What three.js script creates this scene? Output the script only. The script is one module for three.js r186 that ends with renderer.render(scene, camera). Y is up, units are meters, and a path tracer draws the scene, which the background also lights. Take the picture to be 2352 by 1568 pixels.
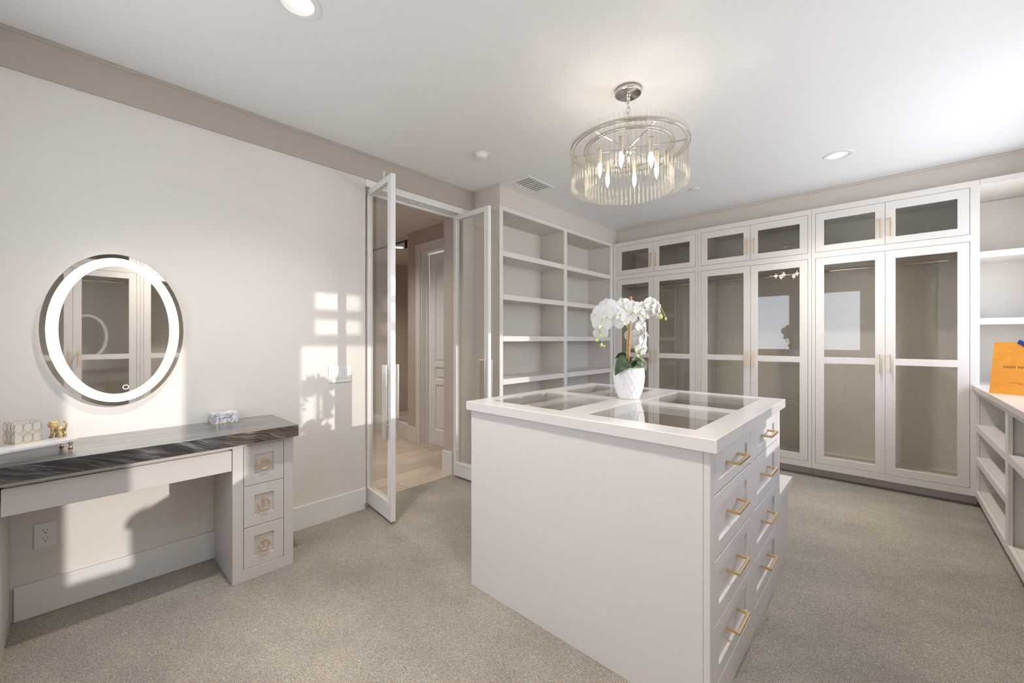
import * as THREE from 'three';
import { RoundedBoxGeometry } from 'three/addons/geometries/RoundedBoxGeometry.js';
import { mergeGeometries, mergeVertices } from 'three/addons/utils/BufferGeometryUtils.js';
import { MarchingCubes } from 'three/addons/objects/MarchingCubes.js';
import { RectAreaLightUniformsLib } from 'three/addons/lights/RectAreaLightUniformsLib.js';

// ---------------------------------------------------------------- camera, sky, sun, exposure
const scene = new THREE.Scene();
const camera = new THREE.PerspectiveCamera(80.22, 2352 / 1568, 0.05, 200);
camera.position.set(2.97, 1.31, 0);
camera.rotation.y = Math.atan(861 / 930.7);
camera.setViewOffset(2352, 1568, 0, 5, 2352, 1568);
const renderer = new THREE.WebGLRenderer({ antialias: true });
renderer.toneMapping = THREE.LinearToneMapping;
renderer.toneMappingExposure = 1.15;
renderer.shadowMap.enabled = true;
renderer.shadowMap.type = THREE.PCFSoftShadowMap;
RectAreaLightUniformsLib.init();

const SUN = 2.1, SKY = 0.62, CAN = 13, BULB = 0.055, RING = 0.6;
{ // clear sky: pale haze near the horizon, blue above
  const W = 256, H = 128, d = new Float32Array(W * H * 4);
  for (let j = 0; j < H; j++) {
    const up = ((j + 0.5) / H - 0.5) * 180, t = Math.min(1, Math.max(0, up) / 70), k = Math.pow(t, 0.6);
    const c = [7.4 + (2.6 - 7.4) * k, 8.0 + (3.9 - 8.0) * k, 8.8 + (6.8 - 8.8) * k];
    for (let i = 0; i < W; i++) { const o = (j * W + i) * 4; d[o] = c[0]; d[o + 1] = c[1]; d[o + 2] = c[2]; d[o + 3] = 1; }
  }
  const sky = new THREE.DataTexture(d, W, H, THREE.RGBAFormat, THREE.FloatType);
  sky.mapping = THREE.EquirectangularReflectionMapping; sky.magFilter = THREE.LinearFilter; sky.needsUpdate = true;
  scene.background = sky; scene.backgroundIntensity = SKY;
}
const sun = new THREE.DirectionalLight(new THREE.Color(1, 0.965, 0.92), SUN);
sun.position.set(2 + 10, 1 + 2.5, -2 - 4.85); sun.target.position.set(2, 1, -2);
sun.castShadow = true; sun.shadow.mapSize.set(4096, 4096);
Object.assign(sun.shadow.camera, { left: -5, right: 5, top: 4, bottom: -4, near: 0.5, far: 30 });
scene.add(sun, sun.target);

// ---------------------------------------------------------------- helpers
let seed = 7;
const rnd = () => { seed = (seed * 1664525 + 1013904223) >>> 0; return seed / 4294967296; };
const hash = (x, y, s = 0) => { let h = Math.imul(x | 0, 374761393) ^ Math.imul(y | 0, 668265263) ^ Math.imul(s | 0, 2147483647 - 58); h = Math.imul(h ^ (h >>> 13), 1274126177); return ((h ^ (h >>> 16)) >>> 0) / 4294967296; };
function vnoise(x, y, px = 1 << 20, py = 1 << 20, s = 0) {
  const ix = Math.floor(x), iy = Math.floor(y), fx = x - ix, fy = y - iy, u = fx * fx * (3 - 2 * fx), v = fy * fy * (3 - 2 * fy);
  const m = (a, p) => ((a % p) + p) % p, h = (i, j) => hash(m(i, px), m(j, py), s);
  return (h(ix, iy) * (1 - u) + h(ix + 1, iy) * u) * (1 - v) + (h(ix, iy + 1) * (1 - u) + h(ix + 1, iy + 1) * u) * v;
}
const fbm = (x, y, o = 4, p = 1 << 20, s = 0) => { let a = 0.5, r = 0, n = 0; for (let i = 0; i < o; i++) { r += a * vnoise(x, y, p, p, s + i); n += a; a /= 2; x *= 2; y *= 2; p *= 2; } return r / n; };
const clamp = THREE.MathUtils.clamp, lerp = THREE.MathUtils.lerp, smooth = (a, b, x) => { const t = clamp((x - a) / (b - a), 0, 1); return t * t * (3 - 2 * t); };
function tex(w, h, f, srgb = true) {
  const d = new Uint8Array(w * h * 4);
  for (let j = 0; j < h; j++) for (let i = 0; i < w; i++) { const c = f(i, j), o = (j * w + i) * 4; d[o] = clamp(c[0], 0, 255); d[o + 1] = clamp(c[1], 0, 255); d[o + 2] = clamp(c[2], 0, 255); d[o + 3] = 255; }
  const t = new THREE.DataTexture(d, w, h); t.wrapS = t.wrapT = THREE.RepeatWrapping; t.magFilter = THREE.LinearFilter; t.minFilter = THREE.LinearMipmapLinearFilter; t.generateMipmaps = true;
  if (srgb) t.colorSpace = THREE.SRGBColorSpace; t.needsUpdate = true; return t;
}
const used = new Map();
function numbered(n) { const k = used.get(n) || 0; used.set(n, k + 1); return k ? n + '_' + String(k).padStart(3, '0') : n; }
function shade(o) { o.traverse((c) => { if (c.isMesh) { c.castShadow = true; c.receiveShadow = true; } }); return o; }
const prep = (g) => { g = g.index ? g.toNonIndexed() : g; for (const k of Object.keys(g.attributes)) if (!['position', 'normal', 'uv'].includes(k)) g.deleteAttribute(k); if (!g.attributes.uv) g.setAttribute('uv', new THREE.BufferAttribute(new Float32Array(g.attributes.position.count * 2), 2)); return g; };
const merge = (l) => { l = [].concat(l).filter(Boolean); return l.length === 1 ? l[0] : mergeGeometries(l.map(prep)); };
function part(name, geos, mat, parent) { const m = new THREE.Mesh(merge(geos), mat); m.name = parent === scene ? numbered(name) : name; m.castShadow = m.receiveShadow = true; parent.add(m); return m; }
function struct(name, geos, mat) { const m = part(name, geos, mat, scene); m.userData.kind = 'structure'; return m; }
function structGroup(name, pos = [0, 0, 0], ry = 0) { const g = new THREE.Group(); g.name = numbered(name); g.position.set(...pos); g.rotation.y = ry; g.userData.kind = 'structure'; scene.add(g); return g; }
function thing(name, label, category, pos = [0, 0, 0], ry = 0, group) { const g = new THREE.Group(); g.name = numbered(name); g.position.set(...pos); g.rotation.y = ry; g.userData = { label, category }; if (group) g.userData.group = group; scene.add(g); return g; }
function tag(m, label, category, group) { m.userData.label = label; m.userData.category = category; if (group) m.userData.group = group; return m; }
function dup(root, pos, ry, label) { const r = root.clone(); r.name = numbered(root.name.replace(/_\d\d\d$/, '')); r.userData = { ...root.userData }; r.position.set(...pos); r.rotation.y = ry; if (label) r.userData.label = label; scene.add(r); return r; }
function box(x0, x1, y0, y1, z0, z1, r = 0.0015) {
  const w = Math.abs(x1 - x0), h = Math.abs(y1 - y0), d = Math.abs(z1 - z0), rr = Math.min(r, 0.45 * Math.min(w, h, d));
  const g = rr > 0 ? new RoundedBoxGeometry(w, h, d, 1, rr) : new THREE.BoxGeometry(w, h, d);
  g.translate((x0 + x1) / 2, (y0 + y1) / 2, (z0 + z1) / 2); return g;
}
const rect = (x0, x1, y0, y1, P = THREE.Path) => { const s = new P(); s.moveTo(x0, y0); s.lineTo(x1, y0); s.lineTo(x1, y1); s.lineTo(x0, y1); s.closePath(); return s; };
// plate in the xy plane with rectangular holes; its front is at z = front, its thickness goes back
function plate(x0, x1, y0, y1, holes, thick, front = 0, b = 0.0015) {
  const s = rect(x0 + b, x1 - b, y0 + b, y1 - b, THREE.Shape);
  for (const [a, c, d, e] of holes) s.holes.push(rect(a - b, c + b, d - b, e + b));
  const g = new THREE.ExtrudeGeometry(s, b > 0 ? { depth: thick - 2 * b, bevelEnabled: true, bevelSize: b, bevelThickness: b, bevelSegments: 1, curveSegments: 24 } : { depth: thick, bevelEnabled: false, curveSegments: 24 });
  g.translate(0, 0, front - thick + b); return g;
}
const cyl = (r, a, b, n = 12, r2 = r) => { const A = new THREE.Vector3(...a), B = new THREE.Vector3(...b), L = A.distanceTo(B), g = new THREE.CylinderGeometry(r2, r, L, n); g.applyQuaternion(new THREE.Quaternion().setFromUnitVectors(new THREE.Vector3(0, 1, 0), B.clone().sub(A).normalize())); const m = A.add(B).multiplyScalar(0.5); g.translate(m.x, m.y, m.z); return g; };
const lathe = (pts, n = 32) => new THREE.LatheGeometry(pts.map((p) => new THREE.Vector2(p[0], p[1])), n);
const tube = (pts, r, n = 24, k = 8) => new THREE.TubeGeometry(new THREE.CatmullRomCurve3(pts.map((p) => new THREE.Vector3(...p))), n, r, k);
function gridGeo(nu, nv, f) {
  const p = [], uv = [], ix = [];
  for (let j = 0; j <= nv; j++) for (let i = 0; i <= nu; i++) { p.push(...f(i / nu, j / nv)); uv.push(i / nu, j / nv); }
  for (let j = 0; j < nv; j++) for (let i = 0; i < nu; i++) { const a = j * (nu + 1) + i, b = a + 1, c = a + nu + 1, d = c + 1; ix.push(a, b, d, a, d, c); }
  const g = new THREE.BufferGeometry(); g.setAttribute('position', new THREE.Float32BufferAttribute(p, 3)); g.setAttribute('uv', new THREE.Float32BufferAttribute(uv, 2)); g.setIndex(ix); g.computeVertexNormals(); return g;
}
// uv in metres from position, by dominant normal
function metreUV(g, k = 1) { g = prep(g); const p = g.attributes.position, n = g.attributes.normal, uv = g.attributes.uv; for (let i = 0; i < p.count; i++) { const ax = Math.abs(n.getX(i)), ay = Math.abs(n.getY(i)), az = Math.abs(n.getZ(i)); if (ay >= ax && ay >= az) uv.setXY(i, p.getX(i) * k, p.getZ(i) * k); else if (ax >= az) uv.setXY(i, p.getZ(i) * k, p.getY(i) * k); else uv.setXY(i, p.getX(i) * k, p.getY(i) * k); } return g; }
const rot = (g, x = 0, y = 0, z = 0) => { if (x) g.rotateX(x); if (y) g.rotateY(y); if (z) g.rotateZ(z); return g; };
const mv = (g, x, y, z) => (g.translate(x, y, z), g);

// ---------------------------------------------------------------- materials
const S = (o) => new THREE.MeshStandardMaterial(o), P = (o) => new THREE.MeshPhysicalMaterial(o), C = (r, g, b) => new THREE.Color().setRGB(r, g, b);
const wallBump = tex(512, 512, (i, j) => { const v = 128 + 90 * (fbm(i / 8, j / 8, 3, 64, 3) - 0.5); return [v, v, v]; }, false); wallBump.repeat.set(1.2, 1.2);
const M = {
  wall: S({ color: C(0.77, 0.72, 0.665), roughness: 0.75, bumpMap: wallBump, bumpScale: 0.0006 }),
  ceiling: S({ color: C(0.86, 0.85, 0.83), roughness: 0.9, bumpMap: wallBump, bumpScale: 0.0006 }),
  greige: S({ color: C(0.47, 0.41, 0.35), roughness: 0.55 }),
  frieze: S({ color: C(0.67, 0.60, 0.535), roughness: 0.55 }),
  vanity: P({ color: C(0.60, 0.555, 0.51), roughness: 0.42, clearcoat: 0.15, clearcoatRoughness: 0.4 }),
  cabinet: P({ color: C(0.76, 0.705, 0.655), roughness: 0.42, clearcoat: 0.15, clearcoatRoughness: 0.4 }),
  inside: S({ color: C(0.71, 0.655, 0.585), roughness: 0.55 }),
  counter: P({ color: C(0.77, 0.72, 0.68), roughness: 0.28, clearcoat: 0.5, clearcoatRoughness: 0.2 }),
  trim: S({ color: C(0.80, 0.775, 0.75), roughness: 0.4 }),
  doorWhite: S({ color: C(0.83, 0.82, 0.80), roughness: 0.35 }),
  glass: P({ color: C(0.95, 0.945, 0.925), roughness: 0, transmission: 1, thickness: 0, ior: 1.5, side: THREE.DoubleSide }),
  clear: P({ color: C(1, 1, 1), roughness: 0, transmission: 1, thickness: 0, ior: 1.5, side: THREE.DoubleSide }),
  rod: P({ color: C(0.98, 0.97, 0.95), roughness: 0, transmission: 1, thickness: 0, ior: 1.5, side: THREE.DoubleSide }),
  gold: S({ color: C(0.78, 0.60, 0.33), metalness: 1, roughness: 0.32 }),
  goldWire: S({ color: C(0.85, 0.70, 0.40), metalness: 1, roughness: 0.28 }),
  chrome: S({ color: C(0.72, 0.70, 0.67), metalness: 1, roughness: 0.14 }),
  nickel: S({ color: C(0.80, 0.79, 0.77), metalness: 1, roughness: 0.28 }),
  mirror: S({ color: C(0.90, 0.89, 0.87), metalness: 1, roughness: 0.015 }),
  black: S({ color: C(0.03, 0.028, 0.026), roughness: 0.5 }),
  plastic: S({ color: C(0.84, 0.82, 0.80), roughness: 0.35 }),
  white: S({ color: C(0.85, 0.84, 0.82), roughness: 0.3 }),
  ceramic: P({ color: C(0.86, 0.85, 0.84), roughness: 0.32, clearcoat: 0.4, clearcoatRoughness: 0.2 }),
  lamp: S({ color: C(1, 1, 1), emissive: C(1, 0.97, 0.93), emissiveIntensity: 2.2 }),
  ring: S({ color: C(1, 1, 1), emissive: C(1, 0.985, 0.985), emissiveIntensity: 1.7 }),
  bulb: S({ color: C(1, 1, 1), emissive: C(1, 0.85, 0.62), emissiveIntensity: 9 }),
  petal: P({ color: C(0.90, 0.89, 0.875), roughness: 0.8, transmission: 0.3, thickness: 0, side: THREE.DoubleSide }),
  lip: P({ color: C(0.86, 0.84, 0.60), roughness: 0.7, side: THREE.DoubleSide }),
  bud: S({ color: C(0.66, 0.70, 0.24), roughness: 0.6 }),
  stem: S({ color: C(0.36, 0.40, 0.12), roughness: 0.6 }),
  leaf: P({ color: C(0.028, 0.060, 0.018), roughness: 0.45, clearcoat: 0.3, clearcoatRoughness: 0.35, side: THREE.DoubleSide }),
  leafPale: P({ color: C(0.34, 0.44, 0.22), roughness: 0.5, side: THREE.DoubleSide }),
  blue: S({ color: C(0.012, 0.05, 0.30), roughness: 0.7, side: THREE.DoubleSide }),
  orange: S({ color: C(0.83, 0.37, 0.042), roughness: 0.6 }),
  frost: P({ color: C(0.90, 0.88, 0.85), roughness: 0.6, transmission: 0.45, thickness: 0, side: THREE.DoubleSide }),
  tileDark: S({ color: C(0.40, 0.34, 0.28), roughness: 0.4 }),
};
{ // carpet: cut-pile tufts
  const N = 1024, px = 0.6 / N;
  const h = new Float32Array(N * N);
  for (let j = 0; j < N; j++) for (let i = 0; i < N; i++) { const wx = 2.2 * (vnoise(i / 16, j / 16, 64, 64, 5) - 0.5), wy = 2.2 * (vnoise(i / 16, j / 16, 64, 64, 9) - 0.5); h[j * N + i] = 0.62 * vnoise(i / 4 + wx, j / 4 + wy, 256, 256, 1) + 0.38 * vnoise(i / 2, j / 2, 512, 512, 2); }
  const f = (i, j) => smooth(0.18, 0.82, h[j * N + i]);
  M.carpet = S({ roughness: 1, vertexColors: true, bumpScale: 0.006,
    map: tex(N, N, (i, j) => { const v = f(i, j), t = vnoise(i / 9, j / 9, 1024, 1024, 8) - 0.5, k = 160 + 95 * v; return [k * 1.0 + 6 * t + 4, k * 0.95 + 3, k * 0.885 - 5 * t]; }),
    bumpMap: tex(N, N, (i, j) => { const v = 255 * f(i, j); return [v, v, v]; }, false) });
}
function marbleTex(w, h, f) { return tex(w, h, f); }
M.slab = P({ roughness: 0.28, clearcoat: 0.8, clearcoatRoughness: 0.16, map: marbleTex(1536, 768, (i, j) => {
  // u: 1.3 m along the wall (z + 0.95), v: 0.65 m from the wall out and over the edge
  const u = (i / 1536) * 1.3, v = (j / 768) * 0.65, edge = v > 0.476;
  const wu = u + 0.06 * (fbm(u * 5, v * 5, 3, 1 << 20, 11) - 0.5), wv = v + 0.055 * (fbm(u * 4, v * 7, 4, 1 << 20, 12) - 0.5);
  const along = wv + (edge ? 0.42 : 0.10) * wu, fine = fbm(wu * 16, along * 260, 4, 1 << 20, 13), mid = fbm(wu * 7, along * 90, 4, 1 << 20, 14), wide = fbm(wu * 3, along * 30, 3, 1 << 20, 18);
  let k = 0.03 + 0.50 * smooth(0.32, 0.74, 0.36 * fine + 0.40 * mid + 0.24 * wide);
  const ridge = (f, a, w, sd) => 1 - smooth(0, w, Math.abs(fbm(wu * f, along * a, 4, 1 << 20, sd) - 0.5));
  k += 0.30 * ridge(6, 60, 0.012, 15) + 0.16 * ridge(11, 130, 0.010, 19) - 0.16 * ridge(5, 40, 0.02, 20);
  const crack = Math.abs(fbm(u * 13 - v * 16, v * 20 + u * 9, 4, 1 << 20, 16) - 0.5); k += 0.34 * (1 - smooth(0, 0.006, crack)); k -= 0.10 * (1 - smooth(0.006, 0.03, crack));
  const brown = 1 - smooth(0.20, 0.55, u + 0.25 * (fbm(u * 3, v * 6, 3, 1 << 20, 17) - 0.5)); // the browner end by the drawers
  k = clamp(k, 0.02, 1);
  const c = [lerp(30 + 165 * k, 50 + 175 * k, brown), lerp(29 + 160 * k, 41 + 160 * k, brown), lerp(30 + 156 * k, 33 + 146 * k, brown)];
  return c; }) });
M.marble = P({ roughness: 0.25, clearcoat: 0.3, map: marbleTex(512, 256, (i, j) => {
  const u = i / 512, v = j / 256, a = u * 5 + v * 4 + 2.2 * (fbm(u * 4, v * 3, 4, 1 << 20, 21) - 0.5), s = Math.abs(fbm(a * 0.9, (v - u) * 2.2, 4, 1 << 20, 22) - 0.5), b = fbm(u * 6, v * 6, 3, 1 << 20, 23);
  const k = 232 - 70 * (1 - smooth(0, 0.05, s)) - 44 * smooth(0.45, 0.8, b); return [k, k + 1, k + 5]; }) });
M.tray = P({ roughness: 0.3, map: marbleTex(256, 256, (i, j) => { const s = Math.abs(fbm(i / 60 + j / 90, j / 40, 4, 1 << 20, 24) - 0.5), k = 226 - 26 * (1 - smooth(0, 0.03, s)); return [k, k - 2, k - 4]; }) });
M.velvet = P({ roughness: 1, sheen: 0.6, sheenRoughness: 0.5, map: tex(256, 256, (i, j) => { const v = 168 + 46 * (fbm(i / 5, j / 5, 3, 1 << 20, 31) - 0.5) + 26 * (hash(i, j, 3) - 0.5); return [v, v - 10, v - 30]; }) });
M.velvet.map.repeat.set(6, 6);
M.wood = S({ roughness: 0.6, map: tex(64, 256, (i, j) => { const g = fbm(i / 5, j / 60, 4, 1 << 20, 41), k = 150 + 60 * (g - 0.5) - (j % 88 < 3 ? 34 : 0); return [k * 1.25, k * 0.93, k * 0.62]; }) });
const plankTex = [0, 1, 2].map((n) => tex(128, 512, (i, j) => { const g = fbm(i / 7, j / 90, 4, 1 << 20, 50 + n), k = 186 + 8 * n + 34 * (g - 0.5); return [k * 1.03, k * 0.95, k * 0.86]; }));
M.planks = plankTex.map((t) => S({ map: t, roughness: 0.45 }));
M.grout = S({ color: C(0.36, 0.32, 0.27), roughness: 0.9 });
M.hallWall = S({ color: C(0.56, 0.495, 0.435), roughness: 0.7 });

// ---------------------------------------------------------------- dimensions
const H = 2.747, XR = 4.05, ZF = 0.75, ZC = -4.767, ZB = -5.42, HALL = 2.675;

// ---------------------------------------------------------------- floor, walls, ceiling
{
  const g = new THREE.PlaneGeometry(XR + 0.116, ZF - ZB, 110, 160); g.rotateX(-Math.PI / 2); g.translate((XR - 0.112) / 2, 0, (ZF + ZB) / 2);
  const p = g.attributes.position, uv = g.attributes.uv, col = new Float32Array(p.count * 3);
  for (let i = 0; i < p.count; i++) {
    const x = p.getX(i), z = p.getZ(i); uv.setXY(i, x / 0.4, z / 0.4);
    const a = fbm(x * 1.6 + z * 2.2 + 7, z * 1.1 - x * 0.9 + 3, 4, 1 << 20, 61), b = fbm(x * 5, z * 7, 3, 1 << 20, 62), k = 0.97 + 0.34 * (a - 0.5) + 0.26 * (b - 0.5);
    col[i * 3] = k; col[i * 3 + 1] = k; col[i * 3 + 2] = k;
  }
  g.setAttribute('color', new THREE.BufferAttribute(col, 3));
  const f = new THREE.Mesh(g, M.carpet); f.name = numbered('floor'); f.userData.kind = 'structure'; f.receiveShadow = true; scene.add(f);
  part('subfloor', box(-3.8, XR + 0.1, -0.2, -0.012, ZB - 0.1, ZF + 0.1, 0), M.grout, f);
}
// wall_left carries the mirror and the door opening (x from -0.29 to 0)
{
  const s = new THREE.Shape(); [[-ZF, 0], [1.535, 0], [1.535, 2.555], [2.525, 2.555], [2.525, 0], [-ZB, 0], [-ZB, H], [-ZF, H]].forEach(([u, v], i) => (i ? s.lineTo(u, v) : s.moveTo(u, v))); s.closePath();
  const g = new THREE.ExtrudeGeometry(s, { depth: 0.29, bevelEnabled: false }); g.rotateY(Math.PI / 2); g.translate(-0.29, 0, 0);
  const w = struct('wall_left', metreUV(g), M.wall);
  // painted jamb faces of the hall side
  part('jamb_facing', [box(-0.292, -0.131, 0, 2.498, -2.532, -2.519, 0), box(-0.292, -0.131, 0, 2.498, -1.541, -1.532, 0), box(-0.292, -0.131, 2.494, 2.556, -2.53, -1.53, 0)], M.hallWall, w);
}
struct('wall_back', box(-0.29, XR + 0.1, 0, H, ZB - 0.12, ZB, 0), M.wall);
const WIN_R = [[3.025, 4.92], [1.72, 2.44]]; // -z ranges
{
  const s = rect(-ZF, -ZB, 0, H, THREE.Shape);
  for (const [a, b] of WIN_R) s.holes.push(rect(a, b, 1.10, 2.295));
  s.holes.push(rect(3.126, 3.51, 2.36, 2.485), rect(3.126, 3.51, 2.54, 2.68));
  const g = new THREE.ExtrudeGeometry(s, { depth: 0.1, bevelEnabled: false }); g.rotateY(Math.PI / 2); g.translate(XR, 0, 0);
  struct('wall_right', metreUV(g), M.wall);
}
const WIN_F = [[0.72, 1.45], [1.86, 2.59]];
struct('wall_front', mv(metreUV(plate(-0.29, XR + 0.1, 0, H, WIN_F.map(([a, b]) => [a, b, 1.1, 2.25]), 0.12, 0, 0)), 0, 0, ZF + 0.12), M.wall);
const CANS = [[1.118, -0.649], [2.691, -4.05], [2.95, -0.75]];
{
  const s = rect(-0.29, XR + 0.1, -ZF - 0.12, -ZB + 0.12, THREE.Shape);
  for (const [x, z] of CANS) { const c = new THREE.Path(); c.absarc(x, -z, 0.072, 0, Math.PI * 2, true); s.holes.push(c); }
  const g = new THREE.ExtrudeGeometry(s, { depth: 0.12, bevelEnabled: false, curveSegments: 32 }); g.rotateX(-Math.PI / 2); g.translate(0, H, 0);
  struct('ceiling', metreUV(g), M.ceiling);
}
// windows: casing on the inside, glass in the opening
function windowAt(a, b, y0, y1, onRight) {
  const w = structGroup('window_' + (++windowAt.n), onRight ? [XR, 0, 0] : [0, 0, ZF], onRight ? -Math.PI / 2 : Math.PI);
  // local x runs along the wall, local +z points into the room
  const [l, r] = onRight ? [-b, -a] : [-b, -a];
  part('window_frame', plate(l - 0.06, r + 0.06, y0 - 0.06, y1 + 0.06, [[l, r, y0, y1]], 0.016, 0.017), M.doorWhite, w);
  part('window_sill', box(l - 0.08, r + 0.08, y0 - 0.05, y0 - 0.002, 0.018, 0.05), M.doorWhite, w);
  part('glass_pane', box(l + 0.001, r - 0.001, y0 + 0.001, y1 - 0.001, -0.06, -0.056, 0), M.clear, w);
}
windowAt.n = 0;
for (const [a, b] of WIN_R) windowAt(a, b, 1.10, 2.295, true);
{ const w = structGroup('window_' + (++windowAt.n), [XR, 0, 0], -Math.PI / 2); part('glass_pane', [box(3.127, 3.509, 2.361, 2.484, -0.06, -0.056, 0)], M.clear, w); part('glass_pane', [box(3.127, 3.509, 2.541, 2.679, -0.06, -0.056, 0)], M.clear, w); }
for (const [a, b] of WIN_F) windowAt(a, b, 1.1, 2.25, false);
// fascia band over the mirror wall, frieze over the shelves and the wardrobes
struct('trim_1', [box(0.0005, 0.012, 2.556, H - 0.001, -2.655, ZF - 0.001, 0.002), box(0.0005, 0.017, H - 0.02, H - 0.001, -2.655, ZF - 0.001, 0.002)], M.greige);
struct('trim_2', [box(0.001, 0.355, 2.5535, H - 0.001, ZC - 0.12, -2.66, 0.001), box(0.001, 0.363, H - 0.016, H - 0.001, -4.87, -2.652, 0.003)], M.frieze);
struct('trim_3', [box(0.356, XR - 0.001, 2.549, H - 0.001, -4.90, -4.88, 0), box(0.364, XR - 0.001, H - 0.018, H - 0.001, -4.88, -4.868, 0.003)], M.frieze);
struct('baseboard_left', [box(0.001, 0.014, 0, 0.161, -0.575, 0.19, 0.003), box(0.001, 0.014, 0, 0.161, -1.535, -0.872, 0.003), box(0.001, 0.014, 0, 0.161, 0.235, ZF, 0.003)], M.trim);
struct('baseboard_hall', [box(-0.305, -0.147, 0, 0.205, -2.519, -2.504, 0.003)], M.trim);
// head of the double door with two ball catches
{
  const t = struct('trim_4', [box(-0.11, 0.002, 2.499, 2.5555, -2.5225, -1.5375, 0.002), box(-0.129, -0.1105, 2.482, 2.5555, -2.5225, -1.5375, 0.002)], M.doorWhite);
  for (const z of [-1.985, -2.075]) part('ball_catch', [box(-0.075, -0.045, 2.494, 2.4992, z - 0.024, z + 0.024, 0.001), cyl(0.008, [-0.06, 2.486, z], [-0.06, 2.495, z], 12)], M.nickel, t);
}

// ---------------------------------------------------------------- glazed door leaves (door_1 left, door_2 right) standing open
function leaf(name, hinge, ang, w) {
  const d = structGroup(name, [hinge[0], 0, hinge[1]], ang); // local x runs from hinge to free edge
  const y0 = 0.022, y1 = 2.483, t = 0.036;
  part('leaf_frame', [mv(plate(0, w, y0, y1, [[0.036, w - 0.042, y0 + 0.125, y1 - 0.04]], t, 0, 0.002), 0, 0, t / 2)], M.doorWhite, d);
  for (const sgn of [1, -1]) part('glazing_bead', [plate(0.03, w - 0.036, y0 + 0.105, y1 - 0.032, [[0.044, w - 0.05, y0 + 0.133, y1 - 0.048]], 0.007, sgn > 0 ? t / 2 + 0.004 : -t / 2 + 0.003, 0.002)], M.doorWhite, d);
  part('glass_pane', box(0.037, w - 0.043, y0 + 0.126, y1 - 0.041, -0.003, 0.003, 0), M.glass, d);
  for (const sgn of [1, -1]) part('pull_handle', [box(w - 0.080, w - 0.014, 0.60, 1.13, sgn * 0.045 - 0.005, sgn * 0.045 + 0.005, 0.002), cyl(0.007, [w - 0.036, 1.06, sgn * 0.0185], [w - 0.036, 1.06, sgn * 0.042], 10), cyl(0.007, [w - 0.036, 0.70, sgn * 0.0185], [w - 0.036, 0.70, sgn * 0.042], 10)], M.nickel, d);
  return d;
}
const leafL = leaf('door_1', [-0.06, -1.588], -0.117, 0.472);
part('floor_pivot', [cyl(0.014, [0.06, 0.001, 0.045], [0.06, 0.02, 0.045], 16), cyl(0.016, [0.062, 0.034, 0.045], [0.088, 0.034, 0.045], 14)], M.nickel, leafL);
part('stop_tab', box(0.33, 0.352, 2.4885, 2.535, 0.01, 0.016, 0.001), M.doorWhite, leafL);
leaf('door_2', [-0.06, -2.470], 0.015, 0.472);

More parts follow.
